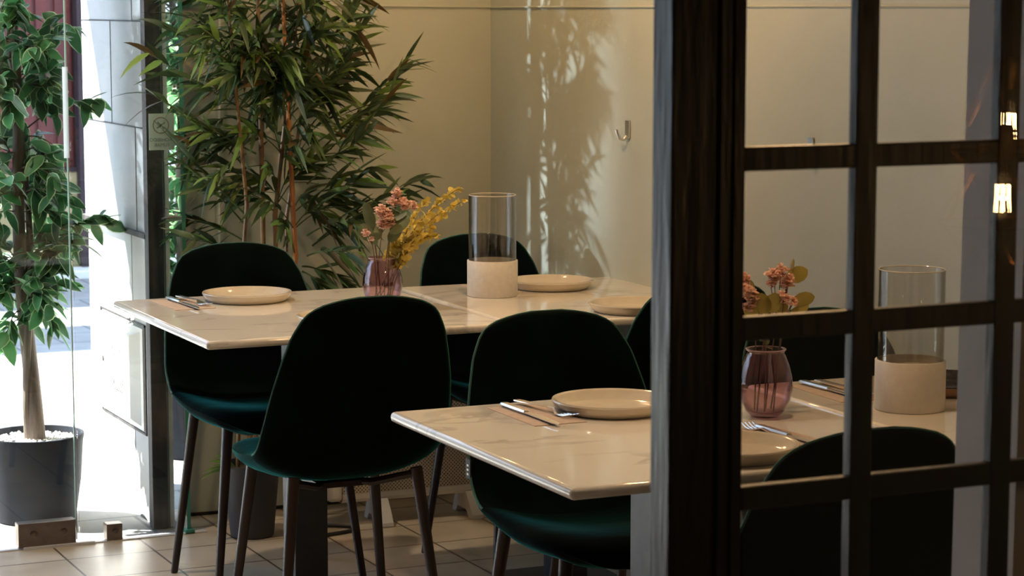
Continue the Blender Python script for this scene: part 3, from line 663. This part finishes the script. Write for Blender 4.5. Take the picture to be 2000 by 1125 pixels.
for i, (a, b_, c, r, m_) in enumerate(canes):
    root = Vector((BX + (.02, -.02, .01, -.04, .04)[i], BY + (.0, -.02, .03, 0, .02)[i], .19))
    pth = [root, root.lerp(a, .5)] + [a, b_] + [b_.lerp(c, k / 6) for k in range(1, 7)]
    rr = []
    fine = []
    for k in range(len(pth) - 1):
        for q in range(5): fine.append(pth[k].lerp(pth[k + 1], q / 5))
    fine.append(pth[-1]); rad = [r * (1 - .45 * k / len(fine)) * (1.18 if k % 6 == 3 else 1) for k in range(len(fine))]
    MB().tube(fine, rad, 10).build('cane', m_, bp); cpaths.append((a, b_, c))
LB = MB(); TB = MB()
XMIN = [(at(0, py, 6.15).z, at(px, py, 6.15).x) for px, py in ((375, 540), (355, 430), (360, 340), (352, 230), (295, 215), (250, 195), (250, 60), (320, 30), (330, -50))]
def bmi():
    x = random.random(); return 0 if x < .50 else 1 if x < .80 else 2 if x < .93 else 3
def spray(p0, p1, p2, n, Lm=.120, Wm=.0165, tw=.003, light=0):
    pts = bez(p0, p1, p2, 10); TB.tube(pts, [tw * (1 - .07 * k) for k in range(11)], 5, mi=0)
    for k in range(n):
        t = .25 + .75 * (k + .5) / n; i = min(9, int(t * 10)); p = pts[i].lerp(pts[i + 1], t * 10 - i); d = (pts[i + 1] - pts[i]).normalized()
        ax = d.cross(Vector((0, 0, 1))).normalized(); side = 1 if k % 2 else -1
        v = d * random.uniform(.7, 1.1) + ax * side * random.uniform(-.05, .35) + Vector((random.uniform(-.15, .15), random.uniform(-.45, .45), side * random.uniform(.15, .6) - .18))
        if p.z > .5 and p.x + v.x * .07 < interp(XMIN, p.z) and random.random() < .93: continue
        mi = bmi()
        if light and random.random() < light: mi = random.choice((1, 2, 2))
        leaf(LB, p, v, random.uniform(-1.3, 1.3), Lm * random.uniform(.65, 1.25), Wm * random.uniform(.8, 1.25), random.uniform(.0, .55), mi, 'lance')
# big sprays the photograph shows (start px, middle px, end px)
S = [((540, 250), (430, 190), (285, 100)), ((500, 300), (420, 260), (290, 180)), ((520, 200), (420, 90), (330, 60)), ((480, 420), (390, 330), (300, 235)), ((480, 440), (400, 350), (330, 290)),
     ((600, 330), (700, 250), (800, 110)), ((620, 300), (720, 200), (790, 120)), ((600, 360), (700, 260), (770, 180)), ((590, 300), (680, 230), (740, 210)), ((600, 320), (690, 300), (720, 250)),
     ((620, 470), (700, 400), (825, 350)), ((610, 480), (690, 420), (770, 400)), ((600, 460), (660, 420), (700, 440)), ((590, 240), (650, 120), (715, 40)), ((600, 150), (660, 60), (700, 5)), ((600, 200), (660, 170), (700, 60)),
     ((490, 480), (420, 430), (355, 430)), ((480, 500), (410, 470), (350, 460)), ((500, 380), (440, 300), (360, 280)), ((480, 330), (420, 250), (340, 220)), ((500, 120), (430, 60), (340, 20)), ((520, 100), (450, 20), (360, -20)),
     ((600, 500), (640, 480), (690, 500)), ((590, 520), (630, 520), (680, 560)), ((590, 530), (620, 540), (640, 580)), ((560, 60), (600, 10), (660, -20)), ((560, 500), (600, 560), (600, 600)), ((590, 400), (640, 380), (700, 350)),
     ((480, 300), (420, 330), (370, 400)), ((470, 230), (400, 220), (380, 300))]
for a, b_, c in S:
    y0 = 6.2 + random.uniform(-.05, .05); y2 = y0 + random.uniform(-.28, .12)
    spray(at(*a, y0), at(*b_, (y0 + y2) / 2), at(*c, y2), 17)
for k in range(66):
    ca = random.choice(cpaths[:3]); t = random.uniform(-.02, 1.0) ** 1.0; t = max(0, t); p0 = ca[1].lerp(ca[2], t)
    az = random.uniform(0, 2 * pi); R_ = random.uniform(.10, .26) * (1 if t > .12 else .8)
    d = Vector((cos(az) * R_, sin(az) * R_ * .8, random.uniform(-.02, .16)))
    if (p0 + d).y > 6.42: d.y = -abs(d.y) * .6
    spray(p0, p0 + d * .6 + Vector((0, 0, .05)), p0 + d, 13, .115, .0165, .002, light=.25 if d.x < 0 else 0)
for k in range(46):
    ca = random.choice(cpaths[:4]); t = random.uniform(.34, 1.0); p0 = ca[1].lerp(ca[2], t); az = random.uniform(-2.9, -.3); R_ = random.uniform(.08, .2)
    d = Vector((cos(az) * R_, sin(az) * R_ * .8, random.uniform(.0, .16)))
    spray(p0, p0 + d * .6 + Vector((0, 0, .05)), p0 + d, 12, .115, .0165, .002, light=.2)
# low fresh leaves at the pot
for k in range(7):
    a = (2.6, 3.0, 3.4, 2.2, 3.8, 2.9, 3.2)[k]; p = Vector((BX - .03, BY - .02, .2))
    leaf(LB, p + Vector((cos(a) * .03, sin(a) * .02, 0)), Vector((cos(a) * .8, -.25, .9 - k * .12)), random.uniform(-.8, .8), .13, .017, .5, 2, 'lance')
LV = LB.v; LB.v = [(x, min(y, 6.478 - (x - 1.93) * .03), z) for x, y, z in LV]
LB.build('foliage', [bam1, bam2, bam3, bam4], bp, ang=60)
TB.v = [(x, min(y, 6.475 - (x - 1.93) * .03), z) for x, y, z in TB.v]
TB.build('twigs', bam2, bp)

# ficus outdoors -------------------------------------------------------
def make_ficus(seed, cx, cy, hgt=1.95):
    random.seed(seed); t = empty('potted_ficus', (cx, cy, -.003))
    pt = MB().lathe([(0, 0), (.112, 0), (.118, .006), (.135, .12), (.143, .235), (.146, .246), (.146, .255), (.136, .255), (.132, .236), (0, .236)], 64).build('pot', potout, t)
    g = MB()
    for k in range(420):
        a = random.uniform(0, 2 * pi); r = .128 * sqrt(random.random()); s_ = random.uniform(.004, .008)
        c = Vector((r * cos(a), r * sin(a), .238)); vs = [c + Vector(v) * s_ for v in ((1, 0, 0), (0, 1, 0), (-1, 0, 0), (0, -1, 0), (0, 0, .8))]
        g.add(vs, [(0, 1, 4), (1, 2, 4), (2, 3, 4), (3, 0, 4)])
    g.build('gravel', gravel, pt, smooth=False)
    tk = MB(); top = hgt
    def stem(ph, r0, rb, lean):
        return [(rb * cos(ph + k * .55) + lean[0] * k / 16, rb * sin(ph + k * .55) + lean[1] * k / 16, .23 + (top - .3) * k / 16) for k in range(17)]
    s1 = stem(0, .02, .010, (-.05, .0)); s2 = stem(2.6, .014, .016, (-.03, .03))
    tk.tube(s1, [.026 * (1 - .045 * k) for k in range(17)], 12); tk.tube(s2, [.013 * (1 - .04 * k) for k in range(17)], 10)
    tk.build('trunk', bark, t)
    L = MB(); T = MB()
    def sp(p0, d, n, Ls=.080):
        p2 = p0 + d; p1 = p0 + d * .5 + Vector((0, 0, .05)); pts = bez(p0, p1, p2, 8); T.tube(pts, [.0026 * (1 - .08 * k) for k in range(9)], 5)
        for k in range(n):
            tt = .3 + .7 * (k + .5) / n; i = min(7, int(tt * 8)); p = pts[i].lerp(pts[i + 1], tt * 8 - i)
            dd = (pts[i + 1] - pts[i]).normalized() * .7 + Vector((random.uniform(-1, 1), random.uniform(-1, 1), random.uniform(-.75, .5)))
            leaf(L, p, dd, random.uniform(-1.2, 1.2), Ls * random.uniform(.7, 1.2), Ls * .5 * random.uniform(.8, 1.15), random.uniform(0, .5), 0 if random.random() < .6 else 1, 'oval', rim=.13)
    for k in range(165):
        z = random.uniform(.60, top) if k > 12 else random.uniform(.55, .75); i = min(15, int((z - .23) / (top - .3) * 16)); p0 = Vector(s1[i]); p0.z = z
        a = random.uniform(0, 2 * pi); R_ = random.uniform(.08, .19) * (1.0 if z > .68 else .7)
        sp(p0, Vector((cos(a) * R_, sin(a) * R_, random.uniform(-.07, .13))), 8)
    sp(Vector((.0, 0, .83)), Vector((.23, -.02, .03)), 12); sp(Vector((.0, 0, .80)), Vector((.25, .0, .08)), 14, .058); sp(Vector((0, 0, 1.15)), Vector((.22, 0, .08)), 12)
    sp(Vector((-.03, 0, .62)), Vector((-.06, -.05, -.08)), 7)
    lim = 1.800 - cx if cx < 1.7 else 9
    L.v = [(min(x, lim) if x > lim - .04 and y + cy > 6.38 else x, y, z) for x, y, z in L.v]; T.v = [(min(x, lim), y, z) for x, y, z in T.v]
    L.build('foliage', [fic1, fic2, ficw], t, ang=60); T.build('twigs', bark, t)
    return t
f1 = make_ficus(3, 1.528, 6.69); tag(f1, 'potted ficus tree with cream edged leaves in slate pot, outside the glass door', 'potted plant')
f2 = make_ficus(8, 2.24, 7.45, 1.75); tag(f2, 'second potted ficus outdoors, glimpsed in the narrow gap beside the wall', 'potted plant')

# ------------------------------------------------------------------ flowers
def sprig_euc(path, n, L, m_, name='eucalyptus_sprig', sh='round', W=None, spread=1.0, start=.35):
    t = empty(name, path[0]); o = Vector(path[0]); P_ = [Vector(p) - o for p in path]; pts = bez(P_[0], P_[1], P_[2], 12)
    MB().tube(pts, [.0016 * (1 - .05 * k) for k in range(13)], 6).build('stem', stemm, t)
    b = MB()
    for k in range(n):
        tt = start + (1 - start) * (k + .5) / n; i = min(11, int(tt * 12)); p = pts[i].lerp(pts[i + 1], tt * 12 - i); d = (pts[i + 1] - pts[i]).normalized()
        v = d * .5 + Vector((random.uniform(-1, 1), random.uniform(-1, 1), random.uniform(-1, 1))) * spread
        l = L * random.uniform(.7, 1.2) * (1 - .35 * tt)
        leaf(b, p, v, random.uniform(-1.5, 1.5), l * 1.3, (W or .85) * l * 1.2, random.uniform(-.1, .3), 0, sh)
    b.build('leaves', m_, t, ang=60); return t
def sprig_pink(path, clusters):
    t = empty('pink_blossom_sprig', path[0]); o = Vector(path[0]); P_ = [Vector(p) - o for p in path]; pts = bez(P_[0], P_[1], P_[2], 12)
    s = MB().tube(pts, [.0015 * (1 - .04 * k) for k in range(13)], 6); b = MB()
    for c, r, n in clusters:
        c = Vector(c) - o; r *= 1.35; n = int(n * 1.5); s.tube([pts[9], c], .0008, 5)
        for k in range(n):
            v = Vector((random.gauss(0, 1), random.gauss(0, 1), random.gauss(0, 1))).normalized() * r * random.uniform(.3, 1); q = c + v; z = random.uniform(.0034, .0055)
            for j in range(5):
                a = 2 * pi * j / 5 + random.random(); dd = Vector((cos(a), sin(a), random.uniform(.1, .8))) + v.normalized() * .5
                leaf(b, q, dd, random.uniform(-1, 1), z * 1.6, z * 1.3, 0, 0, 'round')
    s.build('stem', stemm, t); b.build('blossoms', pink, t, smooth=False); return t
def sprig_big(path, leaves, m_):
    t = empty('broadleaf_sprig', path[0]); o = Vector(path[0]); P_ = [Vector(p) - o for p in path]; pts = bez(P_[0], P_[1], P_[2], 10)
    s = MB().tube(pts, [.0018 * (1 - .04 * k) for k in range(11)], 6); s.build('stem', stemm, t)
    for (p0, p1, wd, roll) in leaves:
        b = MB(); p0 = Vector(p0) - o; p1 = Vector(p1) - o; d = p1 - p0
        leaf(b, p0, d, roll, d.length, wd, .05, 0, 'round', fold=.18, up=Vector((.42, .9, -.1))); b.build('leaf', m_, t, ang=60)
        MB().tube([pts[7], p0], .0009, 5).build('leaf_stalk', stemm, t)
    return t
random.seed(21)
EG = 'sprigs in the far vase'
v0 = Vector((2.113, 5.37, TZ))
def A(px, py, dy=0): return at(px, py, 5.37 + dy)
def root(v, a, z=.012, r=.02): return v + Vector((cos(a) * r, sin(a) * r, z))
es = [((900, 366), (800, 420), 46, -.02, 'topmost'), ((905, 392), (815, 440), 52, .03, 'longest, reaching the glass cylinder'), ((868, 410), (800, 450), 34, -.05, 'middle height'), ((855, 462), (790, 450), 40, -.03, 'lowest, nearly level'), ((835, 392), (780, 440), 36, .05, 'rearmost, short')]
for i, (tip, mid, n, dy, wd) in enumerate(es):
    o = sprig_euc([root(v0, 2.5 + i), A(*mid, dy), A(*tip, dy)], int(n * 1.5), .017, euc_y, spread=.9, start=.30); tag(o, 'yellow eucalyptus sprig in the far purple vase, ' + wd, 'flower sprig', 'yellow eucalyptus sprigs in the far vase')
o = sprig_pink([root(v0, 1.0), A(752, 470, -.02), A(775, 400, -.02)], [(A(775, 378, -.02), .008, 26), (A(790, 398, -.03), .012, 46), (A(768, 396, -.02), .009, 26), (A(806, 402, 0), .008, 20)]); tag(o, 'pink blossom sprig in the far vase, tallest one', 'flower sprig', 'pink blossom sprigs in the far vase')
o = sprig_pink([root(v0, 3.0), A(742, 470, -.03), A(750, 430, -.03)], [(A(742, 412, -.035), .010, 34), (A(753, 422, -.04), .012, 44), (A(760, 436, -.03), .011, 36), (A(745, 438, -.03), .009, 24)]); tag(o, 'pink blossom sprig in the far vase, dense cluster at the centre', 'flower sprig', 'pink blossom sprigs in the far vase')
o = sprig_pink([root(v0, 3.6), A(733, 480, -.03), A(722, 465, -.03)], [(A(715, 457, -.04), .006, 14), (A(726, 468, -.03), .004, 6)]); tag(o, 'small pink bud sprig at the left of the far vase', 'flower sprig', 'pink blossom sprigs in the far vase')
o = sprig_big([root(v0, 4.2), A(735, 480, -.01), A(728, 450, -.01)], [(A(728, 450, -.0), A(712, 392, .01), .030, .3), (A(735, 480, -.02), A(708, 433, -.03), .028, .7), (A(735, 470, -.02), A(735, 410, .03), .034, -.2), (A(716, 470, -.02), A(700, 446, -.01), .014, .2)], euc_g)
tag(o, 'sprig of broad grey green leaves at the left of the far vase', 'leaf sprig')
o = sprig_big([root(v0, 5.2), A(755, 480, -.03), A(765, 450, -.03)], [(A(762, 456, -.05), A(800, 420, -.06), .034, .5), (A(758, 470, -.04), A(785, 445, -.03), .03, -.5), (A(768, 430, -.04), A(795, 412, -.05), .022, .9)], euc_g)
tag(o, 'sprig of broad grey green leaves in front of the pink blossom, far vase', 'leaf sprig')
o = sprig_euc([root(v0, .2), A(752, 500, .02), A(785, 440, .02)], 80, .022, euc_y, spread=1.0, start=.45); tag(o, 'yellow eucalyptus sprig in the far purple vase, bushy one at the base', 'flower sprig', 'yellow eucalyptus sprigs in the far vase')
o = sprig_euc([root(v0, 5.5), A(760, 500, -.03), A(800, 465, -.03)], 64, .019, olive, spread=1.0, start=.4); tag(o, 'brownish olive eucalyptus sprig low over the rim of the far vase', 'flower sprig')

v1 = Vector((2.180, 3.625, TZ))
def B(px, py, dy=0): return at(px, py, 3.625 + dy)
o = sprig_pink([root(v1, 1.0), B(1510, 650), B(1525, 590)], [(B(1512, 540), .010, 36), (B(1525, 530), .008, 22), (B(1538, 552), .010, 30), (B(1505, 556), .006, 12)]); tag(o, 'pink blossom sprig in the near vase, topmost', 'flower sprig', 'pink blossom sprigs in the near vase')
o = sprig_pink([root(v1, 2.4), B(1480, 650), B(1470, 590)], [(B(1456, 570, -.02), .010, 30), (B(1470, 585, -.02), .008, 24), (B(1452, 545), .008, 20), (B(1462, 600, -.02), .007, 16)]); tag(o, 'pink blossom sprig at the left of the near vase', 'flower sprig', 'pink blossom sprigs in the near vase')
o = sprig_pink([root(v1, 5.0), B(1525, 650, -.02), B(1530, 600, -.02)], [(B(1530, 583, -.03), .008, 24), (B(1548, 590, -.02), .006, 12)]); tag(o, 'pink blossom sprig at the right of the near vase, lowest', 'flower sprig', 'pink blossom sprigs in the near vase')
o = sprig_big([root(v1, .5), B(1530, 650), B(1535, 580)], [(B(1538, 548, .01), B(1550, 503, .01), .014, 1.0), (B(1540, 545, 0), B(1578, 525, 0), .030, .1), (B(1535, 560, .01), B(1528, 552, .01), .02, .3), (B(1550, 590, -.02), B(1592, 578, -.02), .026, -.1), (B(1545, 612, -.02), B(1580, 596, -.02), .016, .2)], olive)
tag(o, 'sprig of broad olive leaves at the right of the near vase', 'leaf sprig')
o = sprig_big([root(v1, 3.3), B(1495, 650, -.02), B(1495, 610, -.02)], [(B(1500, 612, -.03), B(1475, 572, -.03), .032, .2), (B(1510, 612, -.03), B(1512, 570, -.04), .032, -.3), (B(1480, 615, -.02), B(1455, 598, -.02), .026, .2), (B(1525, 616, -.02), B(1530, 585, -.02), .022, .5), (B(1470, 570, .02), B(1462, 545, .02), .014, .5)], olive)
tag(o, 'sprig of broad olive leaves at the left of the near vase', 'leaf sprig')
o = sprig_euc([root(v1, 4.1), B(1500, 660, .02), B(1490, 600, .02)], 20, .018, euc_g, spread=1.0, start=.5); tag(o, 'grey green eucalyptus sprig at the back of the near vase', 'flower sprig')

# ------------------------------------------------------------------ heater
ht = empty('electric_heater', (2.28, 6.22, 0)); ht.rotation_euler = (0, 0, radians(-2)); tag(ht, 'white electric heater with mesh front on the floor by the wall', 'heater')
for xa, xb in ((-.015, .028), (.50, .53)): MB().box(xa, xb, -.035, .05, .075, .40).build('end_panel', whitepl, ht, smooth=True, bevel=.012, seg=3)
MB().box(.028, .50, -.032, -.030, .095, .385).build('mesh_front', meshm, ht, smooth=False)
MB().box(.028, .50, .04, .048, .08, .40).build('back_panel', heatin, ht, smooth=False)
pf = [(-.032, .095), (-.030, .080), (-.018, .068), (.03, .066), (.048, .08)]
vs = [(.028, y, z) for y, z in pf] + [(.50, y, z) for y, z in pf]; MB().add(vs, [(i, i + 1, i + 6, i + 5) for i in range(4)]).build('bottom_tray', whitepl, ht)
MB().box(.028, .50, -.03, .048, .385, .40).build('top_grille', whitepl, ht, smooth=False)
MB().tube([(.30, -.0, .125), (.495, -.0, .125)], .0025, 6).build('heating_tube', copper, ht)
MB().box(-.055, -.018, -.02, .02, .085, .23).build('control_box', whitepl, ht, smooth=True, bevel=.008, seg=3)
def foot(x):
    pts = [(-.13, 0), (-.13, .006), (-.08, .035), (-.045, .068), (.05, .068), (.07, .03), (.10, .005), (.10, 0), (.06, 0), (.03, .025), (-.04, .025), (-.08, 0)]
    pts = [(-.085, 0), (-.083, .012), (-.06, .045), (-.035, .075), (.05, .075), (.06, .045), (.075, .012), (.077, 0), (.05, 0), (.035, .02), (-.035, .02), (-.055, 0)]
    n = len(pts); vs = [(x, y, z) for y, z in pts] + [(x + .036, y, z) for y, z in pts]
    MB().add(vs, [tuple(range(n)), tuple(range(n, 2 * n))[::-1]] + [(i, n + i, n + (i + 1) % n, (i + 1) % n) for i in range(n)]).build('foot', whitepl, ht, smooth=False, bevel=.002)
foot(.13); foot(.41)
cb = MB().tube(bez(Vector((2.225, 6.22, .09)), Vector((2.16, 6.22, .02)), Vector((2.15, 6.20, .006)), 6) + bez(Vector((2.155, 6.19, .006)), Vector((2.25, 6.25, .006)), Vector((2.33, 6.15, .006)), 10) + bez(Vector((2.33, 6.14, .006)), Vector((2.33, 6.10, .006)), Vector((2.14, 6.08, .006)), 10), .0055, 8)
tag(cb.build('power_cable', cord), 'black power cable looping on the tiles beside the heater', 'cable')
wc = MB().tube([at(428, -60, 6.49), at(430, 150, 6.49), at(427, 300, 6.49), at(429, 480, 6.49), at(430, 560, 6.49)], .003, 6)
tag(wc.build('wall_cable', wcord), 'thin white cable running down the sage wall behind the bamboo', 'cable')
# wall hooks
def hook(y, label):
    x = CX_ + .085 * (6.5 - y) / 3.9 - .001
    t = empty('wall_hook', (x, y, 1.165)); tag(t, label, 'hook', 'metal hooks on the right wall')
    MB().box(-.004, 0, -.011, .011, -.022, .026).build('hook_plate', steel, t, smooth=False)
    MB().tube([(-.004, 0, -.018), (-.014, 0, -.026), (-.026, 0, -.022), (-.034, 0, -.006), (-.036, 0, .002)], .0045, 8).build('hook_arm', steel, t)
hook(5.6, 'small metal hook on the right wall, left of the door stile'); hook(4.70, 'small metal hook on the right wall, seen through the upper left door pane')

# ------------------------------------------------------------------ lamps
def make_pendant(loc, power, cage=True, lit=True, label='', r=.11):
    t = empty('pendant_lamp', loc); tag(t, label, 'pendant lamp', 'copper wire pendant lamps')
    MB().tube([(0, 0, .11), (0, 0, 2.79 - loc[2])], .003, 8).build('cord', cord, t)
    MB().lathe([(0, .062), (.014, .062), (.016, .066), (.016, .11), (.012, .116), (0, .116)], 24).build('socket', brass, t)
    MB().lathe([(.013, .062), (.016, .045), (.027, .02), (.032, -.005), (.028, -.028), (.012, -.045), (0, -.048)], 32).build('bulb', bulbg, t)
    f = MB()
    for k in range(6):
        a = k * pi / 3; f.tube([(.010 * cos(a), .010 * sin(a), .022), (.012 * cos(a + .2), .012 * sin(a + .2), -.022)], .0016, 6)
    f.build('filament', filament, t)
    if cage:
        b = MB(); n = 6; up = [(.02, .115)] ; R1 = r
        for k in range(n):
            a = 2 * pi * k / n; a2 = 2 * pi * (k + .5) / n; a3 = 2 * pi * (k + 1) / n
            p0 = (.02 * cos(a2), .02 * sin(a2), .115); p1 = (R1 * cos(a), R1 * sin(a), -.04); p1b = (R1 * cos(a3), R1 * sin(a3), -.04); p2 = (.045 * cos(a2), .045 * sin(a2), -.11)
            b.tube([p0, p1], .0011, 5); b.tube([p0, p1b], .0011, 5); b.tube([p1, p1b], .0011, 5); b.tube([p1, p2], .0011, 5); b.tube([p1b, p2], .0011, 5)
        b.build('wire_cage', copper, t)
    if not power: return t
    l = bpy.data.lights.new('lamp_light', 'POINT'); l.energy = power * LAMP; l.color = (1.0, 0.64, 0.33); l.shadow_soft_size = .03 if power > 1 else .004
    lo = bpy.data.objects.new('lamp_light', l); COL.objects.link(lo); lo.parent = t
    return t
make_pendant((2.35, 5.10, 1.85), 13, label='copper wire pendant lamp hanging over the far tables')
make_pendant((2.12, 3.45, 1.80), 11, label='copper wire pendant lamp hanging over the near tables')
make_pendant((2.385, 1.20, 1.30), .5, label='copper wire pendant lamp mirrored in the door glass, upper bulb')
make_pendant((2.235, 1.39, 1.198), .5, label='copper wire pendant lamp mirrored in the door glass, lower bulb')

def make_fill_lamp(loc, power, label):  # overhead fixtures added out of view to brighten the aisle floor
    t = empty('fill_lamp', loc); tag(t, label, 'fill lamp', 'unseen fill lamps added over the aisle')
    MB().lathe([(0, 0), (.06, 0), (.065, -.004), (.065, -.03), (.055, -.03), (.055, -.006), (0, -.006)], 32).build('housing', alu, t)
    MB().lathe([(0, -.022), (.05, -.022)], 24).build('diffuser', glow, t)
    l = bpy.data.lights.new('lamp_light', 'SPOT'); l.energy = power; l.color = (1.0, 0.80, 0.58); l.shadow_soft_size = .05; l.spot_size = radians(110); l.spot_blend = .8
    lo = bpy.data.objects.new('lamp_light', l); COL.objects.link(lo); lo.parent = t; lo.location = (0, 0, -.04)
glow = emis('lamp_diffuser', (1.0, 0.8, 0.58), 6)
make_fill_lamp((1.15, 5.75, 2.8), 48, 'added fill lamp near the street door, above the frame')
make_fill_lamp((0.85, 4.0, 2.8), 30, 'added fill lamp over the aisle beside the tables, above the frame')
make_pendant((2.42, 5.98, 2.05), 5, label='added copper wire pendant lamp, unseen, in the corner above the heater')  # extra lamp added out of view to warm the corner wall and floor
